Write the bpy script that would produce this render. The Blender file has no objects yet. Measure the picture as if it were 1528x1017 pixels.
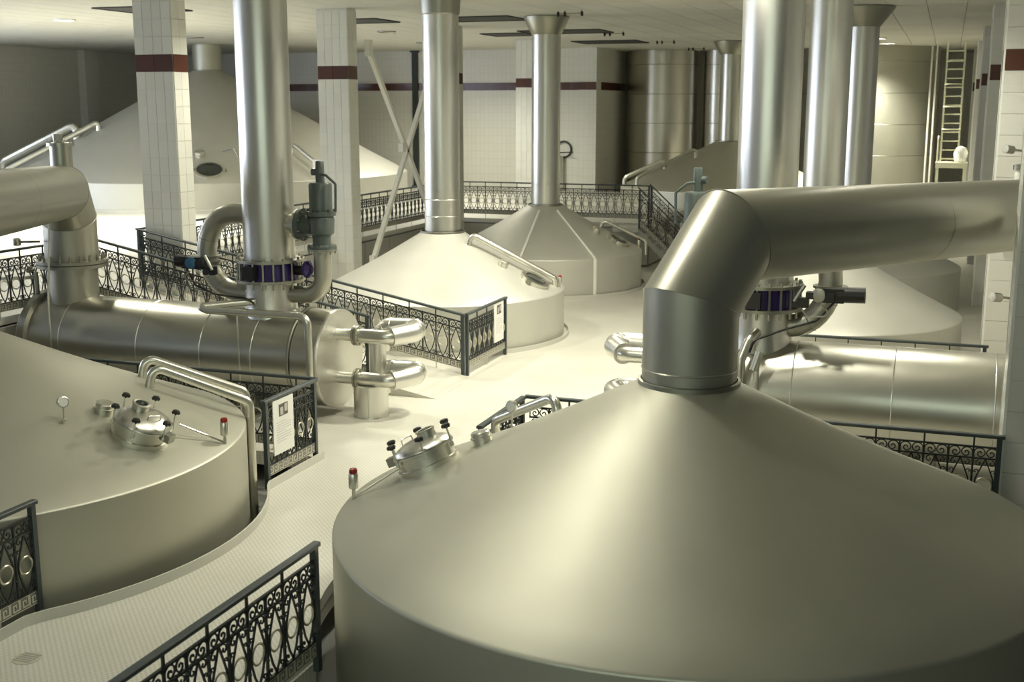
import bpy, math, random
from mathutils import Vector, Matrix
random.seed(7)
SC = bpy.context.scene
COL = SC.collection
PI = math.pi

# ------------------------------------------------------------------ camera
cam_d = bpy.data.cameras.new('camera')
cam = bpy.data.objects.new('camera', cam_d); COL.objects.link(cam)
EYE = 4.4
PITCH = math.radians(11.17); YAW = math.radians(19.82)
cam.location = (0, 0, EYE)
cam.rotation_euler = (PI/2 - PITCH, 0, YAW)
cam_d.sensor_width = 36.0; cam_d.lens = 36.0*1780/1528
cam_d.clip_start = 0.05; cam_d.clip_end = 200
cam_d.dof.use_dof = True; cam_d.dof.focus_distance = 13.5; cam_d.dof.aperture_fstop = 2.4
SC.camera = cam

# ------------------------------------------------------------------ world / exposure
w = bpy.data.worlds.new('world'); SC.world = w; w.use_nodes = True
bg = w.node_tree.nodes['Background']
bg.inputs[0].default_value = (0.75, 0.85, 1.0, 1); bg.inputs[1].default_value = 0.02
vs = SC.view_settings
vs.view_transform = 'Standard'; vs.look = 'None'; vs.gamma = 1.0; vs.use_curve_mapping = False
vs.exposure = -0.05
LAMP_COL = (1.0, 0.972, 0.81)
# x, y, watts, spot angle (deg): lit ceiling downlights, with some unseen ones added to brighten the room
LAMPS_ON = [(-4.8, 16.7, 1350, 155), (-5.85, 21.2, 1050, 140),  # second one is an unseen lamp added over the walkway
            (-20.9, 25.1, 7000, 110), (-2.15, 43.9, 2300, 130), (-2.3, 40.7, 500, 120),
            (-4.4, 10.5, 270, 150), (-5.3, 8.8, 150, 150), (-5.85, 5.0, 60, 150), (-15.2, 17.8, 700, 140), (-14.2, 34.0, 1000, 150), (-16.5, 39.2, 1300, 155), (-2.55, 14.3, 900, 155),  # third to sixth are unseen lamps added as fill
            (-10.5, 18.8, 750, 150), (-0.6, 18.6, 500, 150)]  # both added out of view to lift the ambient light
CEIL = 6.53

# ------------------------------------------------------------------ materials
def newmat(name):
    m = bpy.data.materials.new(name); m.use_nodes = True
    nt = m.node_tree; b = nt.nodes['Principled BSDF']
    return m, nt, b
def plain(name, col, rough=0.5, metal=0.0, spec=None, emit=None, es=0):
    m, nt, b = newmat(name)
    b.inputs['Base Color'].default_value = (*col, 1); b.inputs['Roughness'].default_value = rough
    b.inputs['Metallic'].default_value = metal
    if emit:
        b.inputs['Emission Color'].default_value = (*emit, 1); b.inputs['Emission Strength'].default_value = es
    # faint uneven wear in the roughness
    tc = nt.nodes.new('ShaderNodeTexCoord'); n = nt.nodes.new('ShaderNodeTexNoise')
    n.inputs['Scale'].default_value = 7; n.inputs['Detail'].default_value = 4
    mr = nt.nodes.new('ShaderNodeMapRange')
    mr.inputs['To Min'].default_value = max(0, rough-0.06); mr.inputs['To Max'].default_value = min(1, rough+0.06)
    nt.links.new(tc.outputs['Object'], n.inputs['Vector']); nt.links.new(n.outputs['Fac'], mr.inputs['Value'])
    nt.links.new(mr.outputs['Result'], b.inputs['Roughness'])
    return m
def steel(name, col, rough, var=0.06, dents=0.0, dscale=1.2, streak=None, aniso=0.0, metal=1.0):
    m, nt, b = newmat(name)
    b.inputs['Metallic'].default_value = metal
    b.inputs['Anisotropic'].default_value = aniso
    tc = nt.nodes.new('ShaderNodeTexCoord')
    mp = nt.nodes.new('ShaderNodeMapping')
    mp.inputs['Scale'].default_value = streak or (1, 1, 1)
    nt.links.new(tc.outputs['Object'], mp.inputs['Vector'])
    n = nt.nodes.new('ShaderNodeTexNoise'); n.inputs['Scale'].default_value = 2.5; n.inputs['Detail'].default_value = 6
    nt.links.new(mp.outputs['Vector'], n.inputs['Vector'])
    mr = nt.nodes.new('ShaderNodeMapRange')
    mr.inputs['To Min'].default_value = rough-var; mr.inputs['To Max'].default_value = rough+var
    nt.links.new(n.outputs['Fac'], mr.inputs['Value']); nt.links.new(mr.outputs['Result'], b.inputs['Roughness'])
    mx = nt.nodes.new('ShaderNodeMix'); mx.data_type = 'RGBA'
    mx.inputs['A'].default_value = (*[c*0.93 for c in col], 1); mx.inputs['B'].default_value = (*[min(1, c*1.05) for c in col], 1)
    nt.links.new(n.outputs['Fac'], mx.inputs['Factor']); nt.links.new(mx.outputs['Result'], b.inputs['Base Color'])
    if dents:
        d = nt.nodes.new('ShaderNodeTexNoise'); d.inputs['Scale'].default_value = dscale; d.inputs['Detail'].default_value = 1.5
        nt.links.new(tc.outputs['Object'], d.inputs['Vector'])
        bp = nt.nodes.new('ShaderNodeBump'); bp.inputs['Strength'].default_value = dents; bp.inputs['Distance'].default_value = 0.05
        nt.links.new(d.outputs['Fac'], bp.inputs['Height']); nt.links.new(bp.outputs['Normal'], b.inputs['Normal'])
    return m
STEEL = (0.53, 0.523, 0.44)
M = {}
M['vat'] = steel('brushed_steel_vat', STEEL, 0.50, 0.04, metal=0.86)
M['matte'] = steel('matte_blasted_steel', (0.6, 0.59, 0.525), 0.5, 0.04, metal=0.5)
M['flue'] = steel('satin_steel_flue', (0.64, 0.63, 0.575), 0.33, 0.04, streak=(1, 1, .15))
M['duct'] = steel('satin_steel_duct', (0.45, 0.442, 0.375), 0.36, 0.05, metal=0.85)
M['jacket'] = steel('sheet_steel_jacket', (0.58, 0.57, 0.5), 0.31, 0.03, dents=0.02, dscale=1.2)
M['crumple'] = steel('crumpled_sheet_jacket', (0.6, 0.59, 0.52), 0.34, 0.04, dents=0.035, dscale=2.2)
M['foil'] = steel('bright_sheet_cladding', (0.72, 0.71, 0.66), 0.34, 0.05, dents=0.05, dscale=3.0)
M['pipe'] = steel('polished_pipe', (0.68, 0.67, 0.6), 0.3, 0.04)
M['fit'] = steel('dull_flange_steel', (0.36, 0.355, 0.3), 0.42, 0.06)
M['bright'] = steel('bright_fitting', (0.66, 0.65, 0.58), 0.33, 0.03)
M['iron'] = plain('dark_green_ironwork', (0.014, 0.019, 0.0185), 0.42)
M['handrail'] = plain('grey_green_handrail_paint', (0.045, 0.057, 0.058), 0.36)
M['ring'] = steel('pale_ring_metal', (0.72, 0.68, 0.55), 0.33)
M['keyplate'] = plain('pale_key_plate', (0.52, 0.5, 0.41), 0.5)
M['greenp'] = plain('green_valve_paint', (0.075, 0.092, 0.083), 0.33)
M['black'] = plain('black_plastic', (0.012, 0.012, 0.011), 0.35)
M['purple'] = plain('purple_valve_seat', (0.03, 0.018, 0.11), 0.22)
M['blue'] = plain('blue_valve_cover', (0.03, 0.12, 0.24), 0.4)
M['red'] = plain('red_beacon_lens', (0.24, 0.012, 0.009), 0.2)
M['white'] = plain('white_paint', (0.78, 0.77, 0.7), 0.45)
M['cream'] = plain('cream_paint', (0.72, 0.71, 0.52), 0.5)
M['glassdark'] = plain('dark_sight_glass', (0.03, 0.035, 0.03), 0.06)
M['paper'] = plain('white_board', (0.82, 0.81, 0.76), 0.5)
M['print'] = plain('dark_print', (0.1, 0.09, 0.07), 0.6)
M['greyprint'] = plain('grey_print', (0.5, 0.49, 0.45), 0.6)
M['yellow'] = plain('yellow_print', (0.8, 0.6, 0.04), 0.5)
M['tile'] = plain('glazed_white_tile', (0.70, 0.695, 0.635), 0.22)
M['tile2'] = plain('glazed_offwhite_tile', (0.68, 0.67, 0.61), 0.24)
M['grout'] = plain('grey_grout', (0.4, 0.39, 0.35), 0.8)
M['redtile'] = plain('dark_red_tile', (0.085, 0.03, 0.018), 0.2)
M['redtile2'] = plain('brown_red_tile', (0.07, 0.026, 0.017), 0.2)
M['edge'] = plain('white_corner_bead', (0.86, 0.85, 0.8), 0.3)
M['panel'] = plain('ceiling_panel', (0.60, 0.59, 0.53), 0.6)
M['panel2'] = plain('ceiling_panel_pale', (0.645, 0.635, 0.57), 0.6)
M['dark'] = plain('recess_shade_grey', (0.035, 0.035, 0.032), 0.7)  # stands for the shade inside the ceiling recesses
M['darkpost'] = plain('dark_green_post', (0.03, 0.04, 0.038), 0.5)
M['platform'] = plain('pale_platform_paint', (0.56, 0.55, 0.49), 0.5)
M['riser'] = plain('grey_riser_plate', (0.36, 0.35, 0.31), 0.5)
M['lower'] = plain('lower_floor_concrete', (0.28, 0.28, 0.26), 0.7)
M['dim_soffit'] = plain('dim_soffit_grey', (0.30, 0.30, 0.28), 0.5)  # for the added soffit that dims the near ceiling
M['gallery'] = plain('dimming_wall_grey', (0.11, 0.11, 0.1), 0.5)  # dark tone chosen to dim the right side of the foreground vat
M['lamp_on'] = plain('lit_lamp_lens', (0.9, 0.9, 0.85), 0.4, emit=(1, 0.96, 0.85), es=14)
M['daylight'] = plain('daylit_frosted_pane', (0.8, 0.85, 0.9), 0.3, emit=(0.74, 0.82, 1.0), es=8.0)

def wall_mat(name, c1, c2, grout):
    m, nt, b = newmat(name)
    tc = nt.nodes.new('ShaderNodeTexCoord')
    sp = nt.nodes.new('ShaderNodeSeparateXYZ'); cb = nt.nodes.new('ShaderNodeCombineXYZ'); ad = nt.nodes.new('ShaderNodeMath'); ad.operation = 'ADD'
    nt.links.new(tc.outputs['Object'], sp.inputs[0])
    nt.links.new(sp.outputs['X'], ad.inputs[0]); nt.links.new(sp.outputs['Y'], ad.inputs[1])
    nt.links.new(ad.outputs[0], cb.inputs['X']); nt.links.new(sp.outputs['Z'], cb.inputs['Y'])
    br = nt.nodes.new('ShaderNodeTexBrick'); br.offset = 0.0
    br.inputs['Scale'].default_value = 1; br.inputs['Brick Width'].default_value = 0.18; br.inputs['Row Height'].default_value = 0.295
    br.inputs['Mortar Size'].default_value = 0.006
    br.inputs['Color1'].default_value = (*c1, 1); br.inputs['Color2'].default_value = (*c2, 1); br.inputs['Mortar'].default_value = (*grout, 1)
    nt.links.new(cb.outputs[0], br.inputs['Vector']); nt.links.new(br.outputs['Color'], b.inputs['Base Color'])
    bp = nt.nodes.new('ShaderNodeBump'); bp.inputs['Strength'].default_value = 0.3; bp.inputs['Distance'].default_value = 0.004; bp.invert = True
    nt.links.new(br.outputs['Fac'], bp.inputs['Height']); nt.links.new(bp.outputs['Normal'], b.inputs['Normal'])
    b.inputs['Roughness'].default_value = 0.25
    return m
M['walltile'] = wall_mat('white_wall_tiling', (0.66, 0.655, 0.60), (0.645, 0.64, 0.585), (0.56, 0.55, 0.5))

def floor_mat():
    m, nt, b = newmat('pale_studded_floor')
    tc = nt.nodes.new('ShaderNodeTexCoord')
    vo = nt.nodes.new('ShaderNodeTexVoronoi'); vo.inputs['Scale'].default_value = 25; vo.inputs['Randomness'].default_value = 0.0
    mp = nt.nodes.new('ShaderNodeMapping'); mp.inputs['Rotation'].default_value = (0, 0, PI/4)
    nt.links.new(tc.outputs['Object'], mp.inputs['Vector']); nt.links.new(mp.outputs['Vector'], vo.inputs['Vector'])
    rp = nt.nodes.new('ShaderNodeValToRGB'); rp.color_ramp.elements[0].position = 0.25; rp.color_ramp.elements[1].position = 0.5
    rp.color_ramp.elements[0].color = (0.70, 0.685, 0.60, 1); rp.color_ramp.elements[1].color = (0.57, 0.555, 0.485, 1)
    nt.links.new(vo.outputs['Distance'], rp.inputs['Fac'])
    n = nt.nodes.new('ShaderNodeTexNoise'); n.inputs['Scale'].default_value = 0.8; n.inputs['Detail'].default_value = 5
    nt.links.new(tc.outputs['Object'], n.inputs['Vector'])
    mx = nt.nodes.new('ShaderNodeMix'); mx.data_type = 'RGBA'; mx.blend_type = 'MULTIPLY'
    r2 = nt.nodes.new('ShaderNodeValToRGB'); r2.color_ramp.elements[0].position = 0.3; r2.color_ramp.elements[1].position = 0.7
    r2.color_ramp.elements[0].color = (0.88, 0.87, 0.85, 1); r2.color_ramp.elements[1].color = (1, 1, 1, 1)
    nt.links.new(n.outputs['Fac'], r2.inputs['Fac'])
    mx.inputs['Factor'].default_value = 1.0
    nt.links.new(rp.outputs['Color'], mx.inputs['A']); nt.links.new(r2.outputs['Color'], mx.inputs['B'])
    nt.links.new(mx.outputs['Result'], b.inputs['Base Color'])
    bp = nt.nodes.new('ShaderNodeBump'); bp.inputs['Strength'].default_value = 0.35; bp.inputs['Distance'].default_value = 0.004; bp.invert = True
    nt.links.new(vo.outputs['Distance'], bp.inputs['Height']); nt.links.new(bp.outputs['Normal'], b.inputs['Normal'])
    b.inputs['Roughness'].default_value = 0.42
    return m
M['floor'] = floor_mat()

# ------------------------------------------------------------------ mesh building
def link(o): COL.objects.link(o); return o
def root_loc(o):
    while o.parent: o = o.parent
    return o.location.copy()
class MB:
    def __init__(s): s.v = []; s.f = []
    def add(s, vs, fs):
        n = len(s.v); s.v += [tuple(v) for v in vs]; s.f += [tuple(i+n for i in f) for f in fs]; return s
    def box(s, x0, x1, y0, y1, z0, z1, mat=None):
        vs = [Vector((x, y, z)) for z in (z0, z1) for y in (y0, y1) for x in (x0, x1)]
        if mat: vs = [mat @ v for v in vs]
        return s.add(vs, [(0, 2, 3, 1), (4, 5, 7, 6), (0, 1, 5, 4), (2, 6, 7, 3), (0, 4, 6, 2), (1, 3, 7, 5)])
    def lathe(s, prof, seg=32, mat=None, caps=True):
        # profile of (r, z) from bottom to top, about the z axis of mat
        mat = mat or Matrix.Identity(4)
        vs = []; fs = []; n = len(prof)
        for r, z in prof:
            for k in range(seg):
                a = 2*PI*k/seg; vs.append(mat @ Vector((r*math.cos(a), r*math.sin(a), z)))
        for i in range(n-1):
            for k in range(seg):
                k2 = (k+1) % seg
                fs.append((i*seg+k, i*seg+k2, (i+1)*seg+k2, (i+1)*seg+k))
        if caps:
            fs.append(tuple(reversed(range(seg)))); fs.append(tuple((n-1)*seg+k for k in range(seg)))
        return s.add(vs, fs)
    def cyl(s, p0, p1, r, seg=16, r1=None):
        p0 = Vector(p0); p1 = Vector(p1); d = p1-p0
        return s.lathe([(r, 0), (r if r1 is None else r1, d.length)], seg, frame(p0, d))
    def tube(s, pts, r, seg=12, caps=True, closed=False):
        # swept tube with mitred joints
        P = [Vector(p) for p in pts]; n = len(P); rings = []
        d0 = (P[1]-P[0]).normalized()
        ref = Vector((0, 0, 1)) if abs(d0.z) < 0.9 else Vector((1, 0, 0))
        u = d0.cross(ref).normalized()
        dirs = [(P[(i+1) % n]-P[i]).normalized() for i in range(n if closed else n-1)]
        prev = d0; vs = []
        for i in range(n):
            if closed: a = dirs[i-1]; b = dirs[i]
            else: a = dirs[max(0, i-1)]; b = dirs[min(n-2, i)]
            # carry u along
            q = prev.rotation_difference(a); u = (q @ u); u = (u-a*u.dot(a)).normalized(); prev = a
            v = a.cross(u)
            t = (a+b)
            t = t.normalized() if t.length > 1e-6 else a
            den = max(0.2, t.dot(a))
            for k in range(seg):
                ang = 2*PI*(k+.5)/seg
                off = u*math.cos(ang)*r + v*math.sin(ang)*r
                off = off - a*(off.dot(t)/den)
                vs.append(P[i]+off)
        fs = []
        m = n if closed else n-1
        for i in range(m):
            j = (i+1) % n
            for k in range(seg):
                k2 = (k+1) % seg
                fs.append((i*seg+k, i*seg+k2, j*seg+k2, j*seg+k))
        if caps and not closed:
            fs.append(tuple(reversed(range(seg)))); fs.append(tuple((n-1)*seg+k for k in range(seg)))
        return s.add(vs, fs)
    def pipe(s, pts, r, bend=0.15, seg=14, nb=6): return s.tube(fillet(pts, bend, nb), r, seg)
    def mesh(s, name, mat, ang=32):
        me = bpy.data.meshes.new(name); me.from_pydata(s.v, [], s.f); me.update()
        me.shade_smooth(); me.set_sharp_from_angle(angle=math.radians(ang))
        if mat is not None: me.materials.append(M[mat] if isinstance(mat, str) else mat)
        return me
    def build(s, name, mat, parent=None, ang=32):
        if parent is not None:
            L = root_loc(parent); s.v = [(x-L.x, y-L.y, z-L.z) for x, y, z in s.v]
        o = bpy.data.objects.new(name, s.mesh(name, mat, ang)); link(o); o.parent = parent
        return o
def frame(p, d):
    d = Vector(d).normalized()
    return Matrix.Translation(Vector(p)) @ d.to_track_quat('Z', 'Y').to_matrix().to_4x4()
def fillet(pts, bend, nb=6):
    P = [Vector(p) for p in pts]; out = [P[0]]
    for i in range(1, len(P)-1):
        a = (P[i-1]-P[i]); b = (P[i+1]-P[i]); la, lb = a.length, b.length; a.normalize(); b.normalize()
        ang = a.angle(b); 
        if ang > PI-0.05: out.append(P[i]); continue
        t = min(bend/math.tan(ang/2), la*.49, lb*.49)
        p0 = P[i]+a*t; p1 = P[i]+b*t; R = t*math.tan(ang/2)
        c = P[i]+(a+b).normalized()*(R/math.sin(ang/2))
        e0 = (p0-c); e1 = (p1-c); th = e0.angle(e1)
        for k in range(nb+1):
            f = k/nb; out.append(c+(e0*math.sin((1-f)*th)+e1*math.sin(f*th))/math.sin(th))
    out.append(P[-1]); return out
def arc(c, u, v, R, a0, a1, n=8):
    c = Vector(c); u = Vector(u); v = Vector(v)
    return [c+u*R*math.cos(math.radians(a0+(a1-a0)*i/n))+v*R*math.sin(math.radians(a0+(a1-a0)*i/n)) for i in range(n+1)]
def tag(o, label, cat, group=None, kind=None):
    o['label'] = label
    if cat: o['category'] = cat
    if group: o['group'] = group
    if kind: o['kind'] = kind
    return o
def thing(name, label, cat, loc=(0, 0, 0), group=None, rz=0):
    o = bpy.data.objects.new(name, None); link(o); o.location = loc; o.rotation_euler = (0, 0, rz); o.empty_display_size = .2
    return tag(o, label, cat, group)
def struct(name, mb, mat, label=None, ang=32):
    o = mb.build(name, mat, ang=ang); o['kind'] = 'structure'
    if label: o['label'] = label
    return o
def inst(name, me, parent, loc=(0, 0, 0), rot=(0, 0, 0), scale=None):
    o = bpy.data.objects.new(name, me); link(o); o.parent = parent; o.location = loc; o.rotation_euler = rot
    if scale: o.scale = scale
    return o

# ================================================================== SETTING
XL, XR, YB, YE = -32.0, 2.6, 44.0, 53.0
AX = -5.85                                   # centre line of the walkway
RX = 0.75                                    # face line of the right-hand columns
VL, V1 = (-9.75, 9.6), (-1.93, 9.78)
# walkway floor outline with the bites of the two near vats
def bite(c, R, side, xline):
    # arc of radius R round c from where it crosses x = xline (low y) to (high y)
    h = math.sqrt(R*R-(xline-c[0])**2); a = math.atan2(h, xline-c[0])
    if side > 0: return [(c[0]+R*math.cos(t), c[1]+R*math.sin(t)) for t in [-a+2*a*i/24 for i in range(25)]]
    a0 = math.atan2(h, xline-c[0]); return [(c[0]+R*math.cos(t), c[1]+R*math.sin(t)) for t in [a0+(2*PI-2*a0)*i/24 for i in range(25)]]
KL = bite(VL, 3.22, 1, -7.22)
KR = bite(V1, 3.22, -1, -4.52)               # from high y to low y
left_edge = [(-7.22, 1.0)] + KL + [(-7.22, 12.93)]
right_edge = [(-4.52, 12.93)] + KR + [(-4.52, 1.0)]
outl = left_edge + [(-13.5, 12.93), (-13.5, 32.2), (XR, 32.2), (XR, 12.93)] + right_edge
mb = MB(); n = len(outl)
mb.add([(x, y, 0) for x, y in outl] + [(x, y, -.18) for x, y in outl],
       [tuple(reversed(range(n))), tuple(range(n, 2*n))] + [(i, (i+1) % n, n+(i+1) % n, n+i) for i in range(n)])
struct('floor', mb, 'floor', 'pale studded walkway floor between the vats')
struct('floor_far', MB().box(XL, XR, 32.2, YE, -.18, 0), 'floor')
struct('floor_lower', MB().box(XL, XR, -2, 33, -.6, -.45), 'lower')
# raised platform on the far left and at the back
mb = MB().box(XL, -13.5, 9, YB, 1.08, 1.2).box(-13.5, -7.6, 32.2, YB, 1.08, 1.2)
struct('floor_platform', mb, 'platform', 'pale raised platform beside the big far vat')
def plate_row(name, x0, x1, y0, y1, step, label):
    root = thing(name, label, None); root['kind'] = 'structure'
    horizontal = abs(x1-x0) > abs(y1-y0)
    L = abs(x1-x0) if horizontal else abs(y1-y0); k = max(1, round(L/step)); d = L/k
    me = MB().box(.012, d-.012, -.03, .03, 0, 1.0).mesh('riser_plate', 'riser')
    for i in range(k):
        if horizontal: inst('riser_plate', me, root, (min(x0, x1)+i*d, y0, .06))
        else: inst('riser_plate', me, root, (x0, min(y0, y1)+i*d, .06), (0, 0, PI/2))
    return root
plate_row('trim_1', -13.45, -13.45, 17.9, 32.2, 1.4, 'grey riser plates under the platform rail')
plate_row('trim_2', -13.4, -7.6, 32.15, 32.15, 1.4, 'grey riser plates under the back rail')
plate_row('trim_6', -7.62, -7.62, 32.2, 37.3, 1.3, 'grey riser plates beside the stair')
plate_row('trim_3', -13.45, -13.45, 9.2, 16.1, 1.4, 'grey riser plates left of the ramp')
# kerbs (toe plates) that follow the floor edge
def kerb(name, pts, h=.1, t=.018):
    k = MB(); n = len(pts); vs = []
    for i, (x, y) in enumerate(pts):
        a = Vector(pts[max(0, i-1)]); b = Vector(pts[min(n-1, i+1)]); d = (b-a).normalized(); nx, ny = -d.y*t, d.x*t
        vs += [(x, y, -.02), (x, y, h), (x+nx, y+ny, h), (x+nx, y+ny, -.02)]
    fs = []
    for i in range(n-1):
        for j in range(4): fs.append((i*4+j, i*4+(j+1) % 4, (i+1)*4+(j+1) % 4, (i+1)*4+j))
    fs += [(3, 2, 1, 0), tuple((n-1)*4+j for j in range(4))]
    return struct(name, k.add(vs, fs), 'platform')
kerb('trim_4', [(-7.18, 1.0), (-7.18, KL[0][1])] + KL[1:-1] + [(-7.18, KL[-1][1]), (-7.18, 12.9)])
kerb('trim_5', [(-4.56, 12.9), (-4.56, KR[0][1])] + KR[1:-1] + [(-4.56, KR[-1][1]), (-4.56, 1.0)])

# walls
struct('wall_left', MB().box(XL-.3, XL, -2, YB+.3, -2.75, CEIL), 'walltile')
struct('wall_right', MB().box(XR, XR+.3, 12.8, YE+.3, -1.15, CEIL), 'walltile')
struct('wall_right_dark', MB().box(XR, XR+.3, -2, 12.8, -1.15, CEIL), 'gallery')  # unseen wall stretch, made dark to keep the foreground vat dim
def wall_band(parent, x0, x1, y0, y1, z, h=.285, step=.36):
    L = math.hypot(x1-x0, y1-y0); k = max(1, round(L/step)); d = L/k; rz = math.atan2(y1-y0, x1-x0)
    me = [MB().box(.004, d-.004, -.02, .02, 0, h).mesh('band_tile', q) for q in ('redtile', 'redtile2')]
    for i in range(k):
        f = i/k
        inst('band_tile', random.choice(me), parent, (x0+(x1-x0)*f, y0+(y1-y0)*f, z), (0, 0, rz))
BZ = 4.967
wb = struct('wall_back', MB().box(XL, -12.4, YB, YB+.3, 0, CEIL), 'walltile')
wall_band(wb, XL, -12.4, YB, YB, BZ)
wr = struct('wall_return', MB().box(-12.7, -12.4, YB+.3, YE, 0, CEIL), 'walltile')
wall_band(wr, -12.4, -12.4, YB+.3, 48, BZ)
struct('wall_end', MB().box(-12.7, XR, YE, YE+.3, 0, CEIL), 'walltile')
struct('wall_near', MB().box(XL, XR, -2.3, -2.0, -2.75, CEIL), 'walltile')
# daylit windows along the left wall (outside the frame; mirrored in the flues)
for i in range(6):
    y0 = 3.0+i*4.2
    win = struct('window_%d' % (i+1), MB().box(XL+.005, XL+.06, y0, y0+3.4, 1.9, 6.2), 'white')
    for a in range(2):
        for b in range(3):
            inst('pane', MB().box(.06, .075, .05+a*1.68, .05+a*1.68+1.62, .05+b*1.42, .05+b*1.42+1.36).mesh('pane', 'daylight'), win, (XL, y0, 1.9))

# lit viewing-gallery windows behind the camera (mirrored in the big duct)
M['gallery_pane'] = plain('lit_gallery_pane', (0.5, 0.55, 0.5), 0.15, emit=(0.86, 1.0, 0.84), es=3.5)
gw = struct('window_7', MB().box(-8.2, 2.2, -1.99, -1.93, 3.2, 5.4), 'darkpost')
me = MB().box(0, 2.4, 0, .02, 0, 2.0).mesh('pane', 'gallery_pane')
for i in range(4): inst('pane', me, gw, (-8.05+i*2.58, -1.94, 3.3))

# ceiling slab and panels
ceil = struct('ceiling', MB().box(XL, XR, -2.3, YE, CEIL, CEIL+.2), 'grout')
PW, PD = .8, 1.2
pm = [MB().box(-PW/2+.006, PW/2-.006, -PD/2+.006, PD/2-.006, 0, .03).mesh('ceiling_panel', q) for q in ('panel', 'panel2')]
cells = []
for i in range(int((XR-XL)/PW)):
    for j in range(int((YE+2)/PD)):
        x = XR-PW/2-i*PW; y = -2+PD/2+j*PD+(PD/2 if i % 2 else 0)
        if y+PD/2 < YE-.01: cells.append((x, y))
def vis(c):
    x, y = c; fx = x*math.cos(YAW)+y*math.sin(YAW); fz = -x*math.sin(YAW)+y*math.cos(YAW)
    if fz < 5: return False
    px = 764+1780*fx/fz; v = 157-1780*(CEIL-EYE)/fz
    return -20 < px < 1460 and v > -15
seen = sorted([c for c in cells if vis(c)], key=lambda c: c[0]*-.6+abs(c[1]-30)*.5)
first = seen[:290]; fs_ = set(first)
for c in first: inst('ceiling_panel', random.choice(pm), ceil, (c[0], c[1], CEIL-.03))
mb = MB()
for x, y in cells:
    if (x, y) not in fs_: mb.box(x-PW/2+.006, x+PW/2-.006, y-PD/2+.006, y+PD/2-.006, CEIL-.03, CEIL)
o = mb.build('ceiling_panels', 'panel', ceil); o['kind'] = 'stuff'

struct('ceiling_dimmer', MB().box(XL, XR, -2.0, 3.0, CEIL-.12, CEIL-.04), 'dim_soffit', 'unseen dark soffit added to dim the near ceiling')  # out of view, put in to darken reflections on the near vats

# tiled columns --------------------------------------------------------------
def column(name, x0, x1, y0, y1, nx, ny, th, zband, faces, z0=-.0, redw=2, label=None, bead=False):
    """core block with glazed tiles on the faces named in `faces` ('front' = -y, 'right' = +x, 'left' = -x)"""
    c = MB().box(x0, x1, y0, y1, z0, CEIL)
    root = struct(name, c, 'walltile', label)
    k0 = math.ceil((z0-zband)/th); k1 = math.floor((CEIL-zband)/th)
    dx = (x1-x0)/nx; dy = (y1-y0)/ny
    g = .003; pr = .012
    tf = [MB().box(g, dx-g, -pr, 0, g, th-g).mesh('tile', q) for q in ('tile', 'tile2')]
    ts = [MB().box(-pr if 'left' in faces else 0, 0 if 'left' in faces else pr, g, dy-g, g, th-g).mesh('tile', q) for q in ('tile', 'tile2')]
    rdx = (x1-x0)/redw
    tr = [MB().box(g, rdx-g, -pr, 0, g, th-g).mesh('band_tile', q) for q in ('redtile', 'redtile2')]
    trs = MB().box(-pr if 'left' in faces else 0, 0 if 'left' in faces else pr, g, (y1-y0)-g, g, th-g).mesh('band_tile', 'redtile')
    for k in range(k0, k1+1):
        z = zband+k*th
        if z+th > CEIL+.001: continue
        if 'front' in faces:
            if k == 0:
                for i in range(redw): inst('band_tile', tr[i % 2], root, (x0+i*rdx, y0, z))
            else:
                for i in range(nx): inst('tile', tf[0 if random.random() < .7 else 1], root, (x0+i*dx, y0, z))
        xs = x1 if 'right' in faces else x0
        if 'right' in faces or 'left' in faces:
            if k == 0: inst('band_tile', trs, root, (xs, y0, z))
            else:
                for i in range(ny): inst('tile', ts[0 if random.random() < .7 else 1], root, (xs, y0+i*dy, z))
    if bead:
        xs = x1 if 'right' in faces else x0; s = 1 if 'right' in faces else -1
        for y in (y0-.014, y1):
            b = MB().box(min(xs-.012*s, xs+.018*s), max(xs-.012*s, xs+.018*s), y, y+.014, z0, CEIL).build('corner_bead', 'edge'); b.parent = root
    return root
ZL = 4.967
for i, (y, lab) in enumerate([(17.82, 'white tiled column behind the ramp rail, left of the tall riser pipe'), (24.3, 'white tiled column with a cross brace fixed to it'),
                              (30.6, 'slim white tiled column partly hidden by the central flue'), (37.5, 'farthest free white tiled column behind the flues')]):
    column('column_%d' % (i+1), -13.38, -12.62, y, y+.42, 4, 2, .295, ZL, ('front', 'right'), label=lab)
for i, (y, lab) in enumerate([(13.0, 'nearest tiled column at the right edge'), (20.6, 'second tiled column of the right-hand row'), (28.3, 'third tiled column of the right-hand row'),
                              (36.0, 'fourth tiled column of the right-hand row'), (43.6, 'fifth tiled column of the right-hand row'), (50.0, 'last tiled column of the right-hand row')]):
    column('column_%d' % (i+5), RX, RX+1.0, y, y+.6, 2, 2, .33, 4.93, ('front', 'left'), z0=-.45 if i == 0 else 0, redw=1, label=lab, bead=True)
# pilaster at the corner of the back wall
pl = struct('column_11', MB().box(-13.1, -12.4, YB-.35, YB, 0, CEIL), 'walltile', 'white tiled pilaster at the corner of the back wall')
wall_band(pl, -13.1, -12.4, YB-.36, YB-.36, BZ)
for i, y in enumerate((33.4, 39.0)):
    p = struct('column_%d' % (12+i), MB().box(XL, XL+.35, y, y+.8, 1.2, CEIL), 'walltile')
wall_post = MB().box(-20.0, -19.78, YB-.12, YB, 1.2, CEIL-.03).box(-20.06, -19.72, YB-.16, YB, 1.2, 1.26).box(-20.06, -19.72, YB-.16, YB, CEIL-.1, CEIL-.03).build('wall_post', 'darkpost')
tag(wall_post, 'dark green steel post standing against the white back wall', 'post')

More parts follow.
